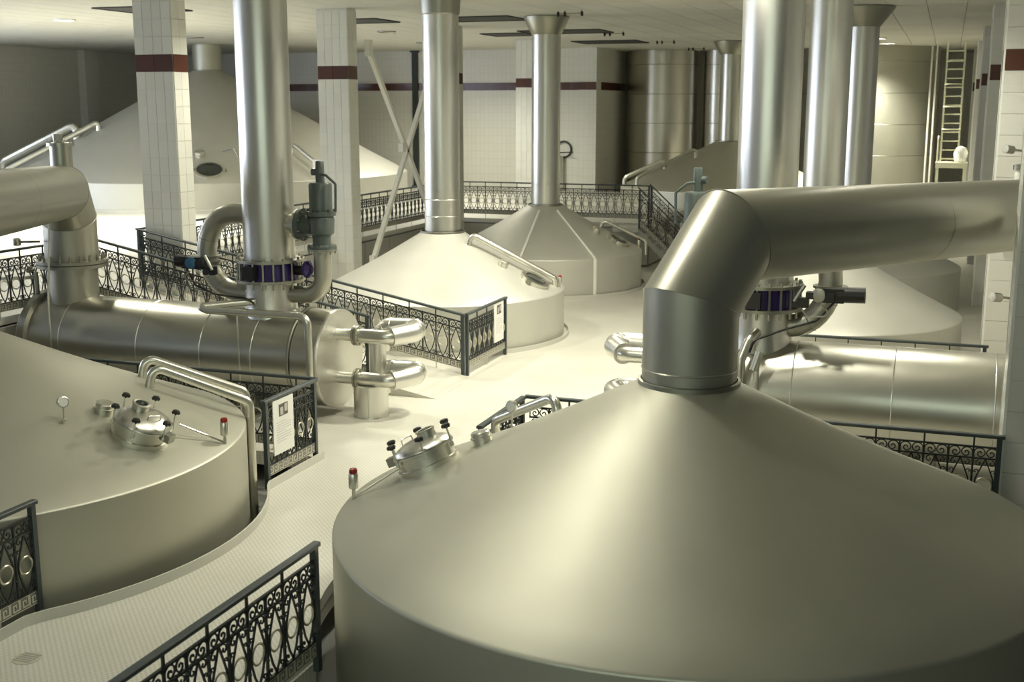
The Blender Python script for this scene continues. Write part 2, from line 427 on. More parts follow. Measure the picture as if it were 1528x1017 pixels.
# ramp ------------------------------------------------------------------------
mb = MB(); prof = [(-13.5, 1.2), (-7.1, 0.004), (-7.1, -.02), (-13.5, -.02)]
mb.add([(x, y, z) for y in (16.25, 17.78) for x, z in prof], [(0, 1, 2, 3), (7, 6, 5, 4), (0, 4, 5, 1), (1, 5, 6, 2), (2, 6, 7, 3), (3, 7, 4, 0)])
struct('floor_ramp', mb, 'floor', 'sloping ramp from the walkway up to the raised platform')

# ================================================================== RAILINGS
P = .24
_cache = {}
def spiral(cx, cz, r0, a0, turns, n=9, sgn=1):
    pts = []
    for i in range(n+1):
        f = i/n; a = math.radians(a0)+sgn*turns*2*PI*f; r = r0*(1-.78*f)
        pts.append((cx+r*math.cos(a), 0, cz+r*math.sin(a)))
    return pts
def bay_meshes(slope):
    key = round(slope, 4)
    if key in _cache: return _cache[key]
    def fin(mb, name, mat):
        mb.v = [(x, y, z+slope*x) for x, y, z in mb.v]; return mb.mesh(name, mat)
    d = {}
    b = MB().box(-.0095, .0095, -.0095, .0095, .25, .91)
    for z in (.40, .64, .755): b.lathe([(.009, z-.022), (.019, z), (.009, z+.022)], 6, caps=False)
    d['baluster'] = fin(b, 'baluster', 'iron')
    half = [(.045, .67), (.083, .57), (.092, .505), (.083, .44), (.05, .34)]
    pts = [(P/2, 0, .785)]+[(P/2+x, 0, z) for x, z in half]+[(P/2, 0, .255)]+[(P/2-x, 0, z) for x, z in reversed(half)]
    d['lozenge'] = fin(MB().tube(pts, .0095, 4, closed=True), 'lozenge', 'iron')
    ss = []
    for s in (-1, 1):
        ss.append(MB().tube(spiral(P/2+s*.062, .735, .036, 90, .95, 8, -s), .0075, 4))
        ss.append(MB().tube(spiral(P/2+s*.085, .645, .024, 0 if s < 0 else 180, .8, 6, -s), .0065, 4))
        ss.append(MB().tube(spiral(P/2+s*.075, .295, .032, 270, .95, 8, s), .0075, 4))
    al = MB()
    for q in ss: al.add(q.v, q.f)
    d['scrolls'] = [fin(q, 'scroll', 'iron') for q in ss]; d['scroll'] = fin(al, 'scrollwork', 'iron')
    b = MB(); b.tube(arc((P/2, 0, .505), (1, 0, 0), (0, 0, 1), .078, 0, 360, 20)[:-1], .0095, 5, closed=True)
    d['ring'] = fin(b, 'ring', 'ring')
    w4 = P/4-.006
    def archp(s): return [(s*-w4, 0, .795), (s*-w4, 0, .845)]+[(s*-w4*math.cos(math.radians(t)), 0, .845+w4*math.sin(math.radians(t))) for t in (25, 50, 75, 100, 125, 150, 175)]+[(s*x, 0, z) for x, y, z in spiral(.008, .84, w4-.012, -15, 1.0, 8, -1)]
    d['arch'] = [fin(MB().tube([(P/4+x, y, z) for x, y, z in archp(1)], .008, 4), 'arch_scroll', 'iron'),
                 fin(MB().tube([(3*P/4+x, y, z) for x, y, z in archp(-1)], .008, 4), 'arch_scroll', 'iron')]
    b = MB().box(-.009, .009, -.009, .009, .90, 1.02); d['spacer'] = fin(b, 'spacer', 'iron')
    # meander motif, raised dark line on the pale plate
    zc = .18; hh = .045; w0 = P/2; kp = []
    for q in range(2):
        x = q*w0
        kp += [(x, -hh), (x+.016, -hh), (x+.016, hh), (x+.098, hh), (x+.098, -.02), (x+.055, -.02), (x+.055, .012), (x+.064, .012), (x+.064, -.008), (x+.088, -.008), (x+.088, .034), (x+.026, .034), (x+.026, -hh), (x+w0, -hh)]
    b = MB().tube([(x, 0, zc+z) for x, z in kp], .005, 4)
    b.v = [(x, y*2.6, z) for x, y, z in b.v]
    d['key'] = fin(b, 'key_motif', 'iron')
    _cache[key] = d; return d
def railing(label, p0, p1, z0=0, z1=None, posts=(1, 1), over=(0, 0), group='ornamental iron railings', toe=True, near=False):
    z1 = z0 if z1 is None else z1
    p0 = Vector(p0); p1 = Vector(p1); L = (p1-p0).length; rz = math.atan2(p1.y-p0.y, p1.x-p0.x)
    n = max(1, round(L/P)); sc = L/(n*P); slope = (z1-z0)/(n*P)
    d = bay_meshes(slope)
    root = thing('railing', label, 'railing', (p0.x, p0.y, z0), group, rz)
    root.scale = (sc, 1, 1)
    LL = n*P
    def bar(name, za, zb, wy, mat, x0=0, x1=LL):
        mb = MB().box(x0, x1, -wy, wy, za, zb); mb.v = [(x, y, z+slope*x) for x, y, z in mb.v]
        o = bpy.data.objects.new(name, mb.mesh(name, mat)); link(o); o.parent = root; return o
    hb = MB(); wy, za, zb, bv = .034, 1.015, 1.05, .008
    sec = [(-wy, za), (wy, za), (wy, zb-bv), (wy-bv, zb), (-wy+bv, zb), (-wy, zb-bv)]
    xs = (-.05-over[0], LL+.05+over[1])
    hb.add([(x, y, z+slope*x) for x in xs for y, z in sec], [tuple(range(6)), tuple(reversed(range(6, 12)))]+[(i, i+6, (i+1) % 6+6, (i+1) % 6) for i in range(6)])
    o = bpy.data.objects.new('handrail', hb.mesh('handrail', 'handrail')); link(o); o.parent = root
    bar('top_bar', .90, .918, .012, 'iron'); bar('middle_bar', .78, .797, .012, 'iron'); bar('bottom_bar', .238, .254, .012, 'iron')
    bar('key_plate', .12, .238, .009, 'keyplate')
    pmesh = MB().box(-.026, .026, -.026, .026, -.02 if toe else 0, 1.018).mesh('post', 'handrail')
    for i, f in enumerate((0, 1)):
        if posts[i]: inst('post', pmesh, root, (f*LL, 0, slope*f*LL))
    for i in range(n):
        x = i*P; z = slope*x
        if i: inst('baluster', d['baluster'], root, (x, 0, z))
        for k, nm in (('lozenge', 'lozenge'), ('ring', 'ring'), ('key', 'key_motif')):
            inst(nm, d[k], root, (x, 0, z))
        for q in d['arch']: inst('arch_scroll', q, root, (x, 0, z))
        if near:
            for q in d['scrolls']: inst('scroll', q, root, (x, 0, z))
        else: inst('scrollwork', d['scroll'], root, (x, 0, z))['kind'] = 'stuff'
        if i and i % 2 == 0: inst('spacer', d['spacer'], root, (x, 0, z))
        if i and i % 4 == 0:
            m2 = _cache.setdefault(('foot', round(slope, 4)), MB().box(-.007, .007, -.007, .007, -.02, .12).mesh('foot', 'keyplate'))
            inst('foot', m2, root, (x, 0, z))
    return root
EPS = .012
railing('long iron railing running out of the bottom edge beside the foreground vat', (-4.45, 3.9), (-4.45, 7.78), near=True)
railing('short iron railing at the lower left corner before the left vat', (-7.25, 4.6), (-7.25, 7.85), near=True)
railing('short iron railing with a white notice beside the left vat pipes', (-7.25, 11.66), (-7.25, 12.8), near=True)
railing('iron railing in front of the left horizontal tank', (-13.3, 12.9), (-7.31, 12.9), posts=(1, 0))
railing('short sloping-view railing behind the foreground vat hatch', (-4.5, 11.5), (-4.5, 12.84), near=True)
railing('iron railing in front of the right horizontal tank', (-4.44, 12.93), (RX-.04, 12.93), posts=(0, 1))
railing('iron railing behind the right horizontal tank', (-2.6, 17.95), (RX-.06, 17.95))
railing('long ramp railing ending in the middle of the floor, far side of ramp', (-13.46, 17.72), (-7.3, 17.86), 1.2, 0)
railing('ramp railing on the near side, behind the left tank', (-13.2, 16.18), (-8.2, 16.2), 1.2, .2)
railing('short railing with a narrow white notice before the central cream vat', (-7.25, 17.93), (-7.25, 19.75))
railing('platform railing at the left edge behind the elbow duct', (-13.42, 11.2), (-13.3, 16.1), 1.2)
railing('long platform railing running back past the tiled columns', (-13.5, 17.85), (-13.5, 32.1), 1.2)
railing('back railing of the raised platform behind the vats', (-13.4, 32.25), (-7.62, 32.25), 1.2)
railing('far stair railing going down beside the back platform', (-7.55, 32.25), (-6.35, 32.25), 1.2, 0.1)
railing('near stair railing going down beside the back platform', (-7.55, 30.9), (-6.35, 30.9), 1.2, 0.1)
# stair
st = thing('steel_stair', 'short steel stair from the back platform down to the floor', 'stair', (-7.0, 31.6, 0))
for i in range(6):
    z = 1.0-.2*i; x = -7.55+.2*i
    MB().box(x, x+.24, 31.0, 32.15, z-.03, z).build('tread', 'platform', st)
for y in (30.97, 32.17):
    mb = MB(); mb.add([(x, y+q, z) for q in (0, .02) for x, z in [(-7.6, 1.2), (-6.3, 0.0), (-6.5, 0.0), (-7.6, 1.02)]], [(0, 1, 2, 3), (7, 6, 5, 4), (0, 4, 5, 1), (1, 5, 6, 2), (2, 6, 7, 3), (3, 7, 4, 0)])
    mb.build('stringer', 'riser', st)
MB().box(-8.3, -7.6, 31.0, 32.16, 1.08, 1.2).build('landing', 'platform', st)

# ================================================================== VATS
def cone_z(V, r): return V['zr']+(V['R']-r)/(V['R']-V['rt'])*(V['zt']-V['zr'])
def on_cone(V, th, r):
    a = math.radians(th); c = V['c']
    p = Vector((c[0]+r*math.cos(a), c[1]+r*math.sin(a), cone_z(V, r)))
    sl = (V['zt']-V['zr'])/(V['R']-V['rt'])
    nrm = Vector((math.cos(a)*sl, math.sin(a)*sl, 1)).normalized()
    return p, nrm
def vat(label, c, R, zr=.9, zt=2.05, rt=.42, zb=-.45, seg=96, mat='vat', collar=True):
    root = thing('brewing_vat', label, 'vat', (c[0], c[1], zb), 'conical steel brewing vats')
    V = dict(root=root, c=c, R=R, zr=zr, zt=zt, rt=rt)
    m = Matrix.Translation((c[0], c[1], 0))
    dirv = Vector((R-rt, zr-zt)).normalized()
    e = .07
    prof = [(R, zr-.02), (R-.001, zr-.01), (R-.006, zr-.002), (R-.014, zr+.004)]
    k = 10
    r1 = R-.03
    z1 = zr+(R-r1)/(R-rt)*(zt-zr)
    for i in range(k+1):
        f = i/k; r = r1+(rt-r1)*f
        prof.append((r, z1+(zt-z1)*f - .035*math.sin(PI*f)*(1 if f > 0 else 0)))
    V['roof'] = MB().lathe(prof, seg, m, caps=False).build('cone_roof', mat, root, 50)
    MB().lathe([(R-.003, zb), (R, zr-.02)], seg, m, caps=False).build('skirt', mat, root)
    V['skirt'] = root
    if collar: MB().lathe([(rt+.012, zt-.03), (rt+.012, zt+.03), (rt-.01, zt+.035)], 48, m, caps=False).build('weld_collar', 'fit', root)
    return V
def knob(parent, p, nrm, h=.13):
    k = MB().cyl(p, p+nrm*h, .009, 8).cyl(p-nrm*.01, p+nrm*.03, .018, 8)
    o = k.build('bolt', 'bright', parent)
    q = p+nrm*h
    mb = MB(); f = frame(q, nrm)
    mb.lathe([(.014, -.005), (.03, .005), (.038, .02), (.034, .036), (.012, .042)], 10, f)
    for i in range(5):
        a = 2*PI*i/5; mb.lathe([(.006, .0), (.014, .012), (.014, .024), (.006, .034)], 6, f @ Matrix.Translation((.03*math.cos(a), .03*math.sin(a), 0)))
    mb.build('knob', 'black', parent)
def manhole(V, th, r, R=.27, knobs=True, disc=False, seg=40):
    p, nr = on_cone(V, th, r); nr = (nr+Vector((0, 0, .12))).normalized() if knobs else nr
    f = frame(p, nr)
    if disc:
        mh = MB().lathe([(R+.02, -.06), (R+.02, .05), (R-.06, .05), (R-.06, .02)], seg, f, caps=False).build('manhole_frame', 'bright', V['root'])
        MB().lathe([(R-.06, .0), (R-.06, .03), (.001, .035)], seg, f, caps=False).build('sight_glass', 'glassdark', mh)
        MB().box(-R-.06, -R+.02, -.05, .05, -.02, .06, f).build('hinge', 'fit', mh)
        MB().box(R-.0, R+.06, -.05, .05, -.02, .04, f).build('latch', 'fit', mh)
        return mh
    f = f @ Matrix.Translation((0, 0, .05))
    mh = MB().lathe([(R+.02, -.12), (R+.02, -.03), (R, -.025), (R, .075), (R+.018, .08), (R+.018, .1), (R, .105)], seg, f, caps=False).build('manhole_collar', 'pipe', V['root'])
    MB().lathe([(R+.012, .105), (R+.006, .118), (R*.85, .15), (R*.6, .18), (R*.3, .197), (.002, .2)], seg, f, caps=False).build('dome_lid', 'bright', mh)
    g = f @ Matrix.Translation((.02, .09, .165))
    MB().lathe([(.085, -.03), (.085, .075), (.092, .078), (.092, .09), (.075, .095), (.06, .09), (.06, .065)], 24, g, caps=False).build('sight_port', 'bright', mh)
    MB().lathe([(.06, .06), (.058, .07), (.002, .072)], 24, g, caps=False).build('sight_glass', 'glassdark', mh)
    for i in range(6):
        a = math.radians(20+60*i); q = f @ Vector(((R+.03)*math.cos(a), (R+.03)*math.sin(a), .05))
        knob(mh, q, (nr+Vector((0, 0, .15))).normalized(), .16)
    MB().box(-.05, .05, -R-.09, -R-.0, .03, .11, f).build('hinge', 'fit', mh)
    h = MB(); h.tube([f @ Vector(v) for v in fillet([(-.1, -.1, .17), (-.1, -.1, .23), (.02, -.16, .23), (.02, -.16, .15)], .02, 3)], .007, 6)
    h.build('lid_handle', 'bright', mh)
    return mh
def beacon(V, th, r, to=None, s=1.12):
    p, nr = on_cone(V, th, r); p.z -= .02
    b = MB().cyl(p, p+Vector((0, 0, .1*s)), .016*s, 10).lathe([(.016, .09), (.036, .1), (.04, .115), (.04, .215), (.034, .225)], 16, Matrix.Translation(p) @ Matrix.Scale(s, 4)).build('beacon_lamp', 'pipe', V['root'])
    MB().lathe([(.033, .222), (.034, .25), (.028, .262), (.004, .266)], 14, Matrix.Translation(p) @ Matrix.Scale(s, 4)).build('red_lens', 'red', b)
    if to is not None: MB().tube([p+Vector((0, 0, .03)), to], .011, 8).build('conduit', 'pipe', b)
def nozzle(V, th, r, R=.09, h=.07):
    p, nr = on_cone(V, th, r); nr = (nr+Vector((0, 0, .6))).normalized()
    MB().lathe([(R, -.05), (R, h*.3), (R+.012, h*.3), (R+.012, h*.45), (R, h*.5), (R, h), (R*.9, h+.01), (.002, h+.014)], 28, frame(p, nr), caps=False).build('nozzle_cap', 'pipe', V['root'])
def gauge(V, th, r, face):
    p, nr = on_cone(V, th, r)
    g = MB().cyl(p-Vector((0, 0, .02)), p+Vector((0, 0, .14)), .009, 8).lathe([(.03, -.005), (.03, .008), (.012, .012)], 14, Matrix.Translation(p)).build('gauge_stem', 'pipe', V['root'])
    q = p+Vector((0, 0, .18)); f = frame(q-Vector(face).normalized()*.025, face)
    MB().lathe([(.052, 0), (.056, .008), (.056, .05), (.048, .055), (.048, .046)], 24, f).build('gauge_case', 'bright', g)
    MB().lathe([(.048, .045), (.046, .05), (.002, .05)], 24, f, caps=False).build('dial', 'paper', g)

vL = vat('big foreground conical steel vat at the lower left', VL, 3.0)
v1 = vat('largest foreground conical steel vat filling the lower right', V1, 3.03, zt=2.1)
v2 = vat('cream-lit conical vat under the central flue', (-9.15, 21.4), 2.38, zt=1.98, zb=0, mat='matte')
v3 = vat('grey conical vat with seam strips behind the central vat', (-9.28, 28.2), 2.4, zt=1.98, zb=0, mat='matte')
v6 = vat('conical vat on the right beyond the right horizontal tank', (-1.95, 21.1), 2.38, zt=2.0, zb=0, mat='matte')
v7 = vat('conical vat on the right half hidden under the large duct', (-1.88, 27.8), 2.34, zt=2.0, zb=0, mat='matte')
v4 = vat('huge white-lit conical vat on the platform at the far left', (-24.7, 36.9), 6.95, zr=2.08, zt=5.6, rt=.5, zb=1.2, mat='matte')
v5 = vat('dark grey conical vat at the back behind the stair', (-7.0, 41.0), 3.6, zr=1.7, zt=3.2, rt=.42, zb=0)
for V, lab in ((v2, 'pale kerb ring round the central vat'), (v3, 'pale kerb ring round the grey seamed vat')):
    k = MB().lathe([(V['R']+.10, 0), (V['R']+.10, .08), (V['R']+.085, .08), (V['R']+.085, 0)], 80, Matrix.Translation((*V['c'], 0)), caps=False)
    k.build('kerb_ring', 'platform', V['root'])
k = MB().lathe([(v4['R']+.08, 1.2), (v4['R']+.08, 1.28), (v4['R']-.01, 1.3)], 96, Matrix.Translation((*v4['c'], 0)), caps=False); k.build('base_ring', 'platform', v4['root'])
# left foreground vat fittings
manhole(vL, -1, 2.36)
beacon(vL, 14, 2.93, to=Vector((-7.2, 9.95, 1.2)))
nozzle(vL, 0, 1.91); gauge(vL, -15, 1.89, (.8, -.5, .1))
def roof_pipe(V, pts, r=.05, bend=.1): MB().pipe(pts, r, bend, 16, 7).build('roof_pipe', 'pipe', V['root'])
roof_pipe(vL, [(-8.18, 10.78, 1.3), (-8.14, 10.82, 1.56), (-7.31, 11.44, 1.08), (-7.31, 11.44, -.44)])
roof_pipe(vL, [(-8.56, 11.16, 1.3), (-8.52, 11.2, 1.56), (-7.62, 11.85, 1.08), (-7.62, 11.85, -.44)])
# right foreground vat fittings
manhole(v1, -173, 2.31)
beacon(v1, -168, 2.95, to=Vector((-4.45, 9.4, 1.2)))
nozzle(v1, -177, 1.85); gauge(v1, 176, 1.64, (-.2, -1, .15))
roof_pipe(v1, [(-3.44, 10.9, 1.3), (-3.48, 10.93, 1.58), (-4.35, 11.55, 1.1), (-4.35, 11.55, -.44)])
# central vat
manhole(v2, -4, 1.95, knobs=False, disc=True); nozzle(v2, -12, 1.4); beacon(v2, 12, 2.3, s=.95)
roof_pipe(v2, [(-8.5, 21.1, 1.7), (-8.45, 21.12, 2.0), (-6.95, 21.75, 1.12), (-6.95, 21.75, .8)], .055)
manhole(v3, -3, 1.9, knobs=False, disc=True); nozzle(v3, -13, 1.44); beacon(v3, 12, 2.32, s=.95)
roof_pipe(v3, [(-8.0, 28.6, 1.4), (-7.9, 28.62, 1.6), (-6.9, 28.95, 1.1), (-6.9, 28.95, .75)], .045)
for th in (-43, -86):
    (pa, na), (pb, nb) = on_cone(v3, th, .6), on_cone(v3, th, 2.36)
    a = math.radians(th); e = Vector((v3['c'][0]+2.41*math.cos(a), v3['c'][1]+2.41*math.sin(a), .9)); g = e.copy(); g.z = .02
    mb = MB().tube([pa+na*.0, pb+nb*.015, e], .028, 6)
    if th == -43: mb.tube([e, g], .045, 6)
    mb.build('seam_strip', 'white', v3['root'])
# far left vat
manhole(v4, -57, 6.3, R=.45, knobs=False, disc=True)
p, nr = on_cone(v4, -50, 6.2)
MB().pipe([p+Vector((-.6, .3, .5)), p+Vector((0, 0, .62)), p+Vector((.25, 0, .2)), p+Vector((.8, 0, .05))], .025, .05, 6, 3).build('crank_arm', 'fit', v4['root'])
p, nr = on_cone(v4, -58, 5.4); nozzle(v4, -60, 5.5, R=.16, h=.12)
def vpipe(V, th0, r0, th1, r1, r=.07, lift=.3):
    a, _ = on_cone(V, th0, r0); b, _ = on_cone(V, th1, r1); up = Vector((0, 0, lift))
    MB().pipe([a-up*.3, a+up, b+up, b+up-Vector((0, 0, lift*1.3))], r, .2, 10, 5).build('roof_pipe', 'pipe', V['root'])
vpipe(v4, -118, 4.1, -128, 6.9, .09, .22); vpipe(v4, -128, 4.6, -140, 6.9, .13, .42); vpipe(v4, -33, 3.6, -30, 5.2, .07, .25); vpipe(v4, -28, 5.4, -26, 6.8, .07, .25)
vpipe(v5, -128, 1.4, -140, 3.4, .06, .25); vpipe(v5, -150, 2.2, -158, 3.5, .07, .25)

# ================================================================== FLUES
def flue(label, x, y, z0, z1, r, flare=0, seams=(), mat='flue', square=False):
    root = thing('flue_pipe', label, 'pipe', (x, y, z0), 'vertical steel flues')
    m = Matrix.Translation((x, y, 0))
    MB().lathe([(r, z0), (r, z1)], 56, m, caps=False).build('shaft', mat, root)
    for z in seams: MB().lathe([(r+.002, z-.006), (r+.006, z), (r+.002, z+.006)], 48, m, caps=False).build('seam', mat, root)
    if flare: MB().lathe([(r+.003, z1-.42), (r+.02, z1-.40), (r+flare, z1-.03), (r+flare, z1)], 48, m).build('flared_top', 'fit', root)
    return root
ct = CEIL-.045
flue('steel flue rising from the cream-lit central vat', -9.15, 21.4, 1.96, ct, .345, seams=(2.3, 2.62), flare=.05)
flue('slimmer steel flue with flared top above the seamed vat', -9.28, 28.2, 1.96, ct, .35, flare=.2, seams=(2.5,))
flue('far steel flue on the dark back vat', -7.0, 41.0, 3.15, ct, .34, flare=.24)
flue('bright steel flue of the vat beyond the right tank', -1.95, 21.1, 1.98, ct, .345, seams=(2.6,))
flue('rightmost steel flue with flared top beside the far round tank', -1.88, 27.8, 1.98, ct, .34, flare=.3)
flue('short flue on the huge far left vat', -24.7, 36.9, 5.55, ct, .5, mat='vat')

# the two big mitred ducts from the foreground vats to the horizontal tanks
def big_duct(label, c, end, zt, straight=False):
    root = thing('vapour_duct', label, 'duct', (c[0], c[1], zt), 'mitred vapour ducts')
    A = Vector((c[0], c[1], 0)); B = Vector((end[0], end[1], 0)); h = (B-A).normalized(); r = .4
    z1, zA, zB = zt+.72, 3.3, 3.12
    P0 = A+Vector((0, 0, zt-.02)); Pc = A+Vector((0, 0, zt+.17)); P1 = A+Vector((0, 0, z1)); P2 = A+h*(zA-z1)*.95+Vector((0, 0, zA))
    P3 = B-h*.42+Vector((0, 0, zB)); P4 = B+Vector((0, 0, zB-.42)); P5 = B+Vector((0, 0, 2.06)); P6 = B+Vector((0, 0, 1.3))
    line = [P0, P1, P2, B+Vector((0, 0, zB))] if straight else [P0, P1, P2, P3, P4, P5]
    tb = MB().tube(line, r, 48, caps=False)
    rings = [tb.v[48*i:48*i+48] for i in range(1, len(line)-1)]
    tb.build('duct_body', 'duct', root, 8)
    for q, ct_ in zip(rings, line[1:-1]):
        if (Vector(q[0])-ct_).length > 0: MB().tube([ct_+(Vector(v)-ct_)*1.006 for v in q], .0055, 5, closed=True).build('weld_seam', 'duct', root)
    MB().lathe([(r+.002, -.008), (r+.008, 0), (r+.002, .008)], 48, Matrix.Translation(Pc), caps=False).build('weld_seam', 'bright', root)
    for q, d in ((P2+(P3-P2)*.42, P3-P2),):
        MB().lathe([(r+.001, -.004), (r+.003, 0), (r+.001, .004)], 48, frame(q, d), caps=False).build('weld_seam', 'duct', root)
    if straight: return root
    for z in (1.98, 2.04):
        MB().lathe([(r-.01, z-.026), (r+.13, z-.026), (r+.13, z+.022), (r-.01, z+.022)], 48, Matrix.Translation(B), caps=False).build('flange', 'fit', root)
    me = MB().lathe([(.022, 0), (.022, .06), (.014, .06), (.014, .1)], 6).mesh('bolt', 'fit')
    for i in range(20):
        a = 2*PI*i/20; L = root.location; inst('bolt', me, root, (B.x-L.x+(r+.075)*math.cos(a), B.y-L.y+(r+.075)*math.sin(a), 2.055-L.z))
    MB().cyl(B+Vector((0, 0, 1.3)), B+Vector((0, 0, 1.98)), r-.03, 40).build('lower_stub', 'duct', root)
    # small flanged nozzle on top of the far elbow
    q = B-h*.25; z = zB+.3
    nz = MB().lathe([(.16, z-.1), (.16, z+.38), (.2, z+.38), (.2, z+.43), (.02, z+.44)], 28, Matrix.Translation(q), caps=False).build('top_nozzle', 'duct', root)
    for i in range(10):
        a = 2*PI*i/10; MB().cyl(q+Vector((.18*math.cos(a), .18*math.sin(a), z+.43)), q+Vector((.18*math.cos(a), .18*math.sin(a), z+.47)), .012, 6).build('nozzle_bolt', 'bright', nz)
    MB().cyl(q+Vector((-.04, 0, z+.44)), q+Vector((-.04, 0, z+.56)), .07, 10).build('nozzle_cap', 'fit', nz)
    # thin drain line and small cock
    q = B-h*.2+Vector((.15, -.42, 0))
    MB().tube([q+Vector((0, 0, zB-.28)), q+Vector((0, -.12, zB-.32)), q+Vector((0, -.28, 1.55)), q+Vector((0, -.3, .05))], .016, 8).build('drain_line', 'pipe', root)
    return root
big_duct('large mitred steel duct on the foreground vat running off right', V1, (2.0, 16.88), 2.06, True)
big_duct('large steel elbow duct at the left edge standing on the left tank', VL, (-12.66, 15.0), 2.02)

# ================================================================== HORIZONTAL TANKS WITH RISERS
def exchanger(side, rx, LN, lab):
    """side -1: left of the walkway, +1: right. dx measured outwards from the walkway centre line"""
    off = 0 if side < 0 else .64
    X = lambda dx: AX+side*(dx+off)
    Y0, ZC, R = 15.0, .82, .68
    root = thing('horizontal_tank', lab['tank'], 'tank', (X(4.5), Y0, 0), 'horizontal steel tanks')
    ax = Vector((side, 0, 0))
    f = frame((X(2.22), Y0, ZC), ax)
    MB().lathe([(R, .46), (R, LN)], 72, f, caps=True).build('shell', 'jacket' if side < 0 else 'crumple', root)
    MB().lathe([(R+.02, 0.02), (R+.02, .40), (R-.02, .46)], 72, f, caps=False).build('end_drum', 'jacket', root)
    MB().lathe([(R+.03, -.03), (R+.035, -.02), (R+.035, .02), (R+.02, .02)], 72, f).build('end_plate', 'foil', root)
    MB().lathe([(R+.02, .42), (R+.045, .43), (R+.045, .455), (R, .46)], 72, f, caps=False).build('girth_flange', 'fit', root)
    for d in ((1.05, 1.9, 3.0, 4.4) if side < 0 else (1.4, 2.57, 3.7, 4.9)):
        MB().lathe([(R+.001, d-.008), (R+.007, d), (R+.001, d+.008)], 72, f, caps=False).build('sheet_seam', 'bright', root)
    if side < 0: MB().lathe([(R+.001, 4.98), (R+.07, 5.0), (R+.07, 5.12), (R+.001, 5.14)], 72, f, caps=False).build('girth_band', 'fit', root)
    MB().tube([f @ Vector((R*math.cos(a)*1.004, R*math.sin(a)*1.004, z)) for z in (1.06, 4.4) for a in (math.radians(90-180*(side < 0)-20*side+0),)], .008, 6).build('lap_joint', 'bright', root)
    for d in (1.2, 3.0, 4.9):
        x = X(2.22+d)
        MB().box(x-.07, x+.07, Y0-.45, Y0+.45, 0, ZC-R*.72).box(x-.12, x+.12, Y0-.5, Y0+.5, 0, .025).build('saddle', 'fit', root)
    # connecting bends on the end plate
    for z, nm in ((ZC+.37, 'upper'), (ZC-.26, 'lower')):
        ra = .088
        x0, x1 = X(2.24), X(1.25)
        b = MB().pipe([(x0, Y0-.06, z), (X(1.84), Y0-.06, z)], ra, .1, 18).build('nozzle_pipe', 'pipe', root)
        for xx in (1.90, 1.855):
            MB().lathe([(ra, -.018), (.145, -.018), (.145, .018), (ra, .018)], 24, frame((X(xx), Y0-.06, z), ax), caps=False).build('flange', 'fit', b)
        for i in range(8):
            a = 2*PI*i/8; MB().cyl((X(1.93), Y0-.06+.12*math.cos(a), z+.12*math.sin(a)), (X(1.825), Y0-.06+.12*math.cos(a), z+.12*math.sin(a)), .011, 6).build('flange_bolt', 'bright', b)
        u = MB().pipe([(X(1.84), Y0-.06, z), (X(1.36), Y0-.06, z), (X(1.28), Y0+.18, z)], .102, .16, 20, 8).build('bend_pipe', 'pipe', root)
        pts = fillet([(X(1.38), Y0-.02, z), (X(1.14), Y0+.32, z+.03), (X(1.24), Y0+.54, z+.04), (X(1.75), Y0+.5, z+.03), (X(1.78), Y0+.46, z-.3)], .17, 5)
        MB().tube(pts, .145, 20).build('clad_bend', 'foil', root)
        for j in (4, 6, 8, 13, 15):
            if j < len(pts)-1: MB().lathe([(.146, -.006), (.151, 0), (.146, .006)], 22, frame(pts[j], pts[j+1]-pts[j-1]), caps=False).build('clad_seam', 'bright', u)
    # pedestal pipe
    pd = thing('standpipe', lab['stand'], 'pipe', (X(1.74), Y0-.06, 0), 'clad standpipes')
    MB().lathe([(.26, 0), (.255, .02), (.25, .02), (.25, .46), (.24, .47), (.14, .48)], 32, Matrix.Translation((X(1.74), Y0+.06, 0))).build('clad_base', 'foil', pd)
    MB().cyl((X(1.78), Y0+.38, .1), (X(1.78), Y0+.38, ZC+.38), .125, 24).build('riser', 'foil', pd)
    MB().box(X(1.66)-.004, X(1.66)+.004, Y0-.2, Y0-.18, .02, .46).build('lap_seam', 'bright', pd)
    # riser with butterfly valve
    rz = thing('riser_pipe', lab['riser'], 'pipe', (rx, Y0, 1.4), 'riser pipes on the horizontal tanks')
    m = Matrix.Translation((rx, Y0, 0)); r = .37
    MB().lathe([(r, 2.22), (r, ct)], 56, m, caps=False).build('shaft', 'flue', rz)
    MB().lathe([(r+.03, 1.38), (r+.01, 1.52), (r, 1.6), (r, 1.93)], 56, m, caps=False).build('stub', 'flue', rz)
    for z0, z1 in ((1.90, 1.94), (2.19, 2.23)):
        MB().lathe([(r, z0), (r+.125, z0), (r+.125, z1), (r, z1)], 56, m, caps=False).build('flange', 'fit', rz)
    MB().lathe([(r+.05, 1.94), (r+.05, 2.19)], 48, m, caps=False).build('valve_body', 'purple', rz)
    L = rz.location
    me = MB().cyl((0, 0, 1.94-L.z), (0, 0, 2.19-L.z), .016, 8).mesh('tie_rod', 'fit'); mb2 = MB().cyl((0, 0, 2.23-L.z), (0, 0, 2.265-L.z), .02, 6).cyl((0, 0, 1.82-L.z), (0, 0, 1.90-L.z), .018, 6).mesh('bolt', 'fit')
    for i in range(20):
        a = 2*PI*i/20; q = (.465*math.cos(a), .465*math.sin(a), 0)
        inst('tie_rod', me, rz, q); inst('bolt', mb2, rz, q)
    MB().box(rx-.13, rx+.05, Y0-.56, Y0-.44, 1.97, 2.16).build('valve_plate', 'black', rz)
    ac = MB().cyl((rx+side*-.42, Y0, 2.07), (rx+side*-.66, Y0, 2.07), .07, 16).build('valve_spindle', 'black', rz)
    MB().lathe([(.05, 0), (.12, .03), (.13, .08), (.06, .13)], 10, frame((rx-side*.58, Y0-.05, 2.1), (-side, 0, 0))).build('hand_wheel', 'purple', ac)
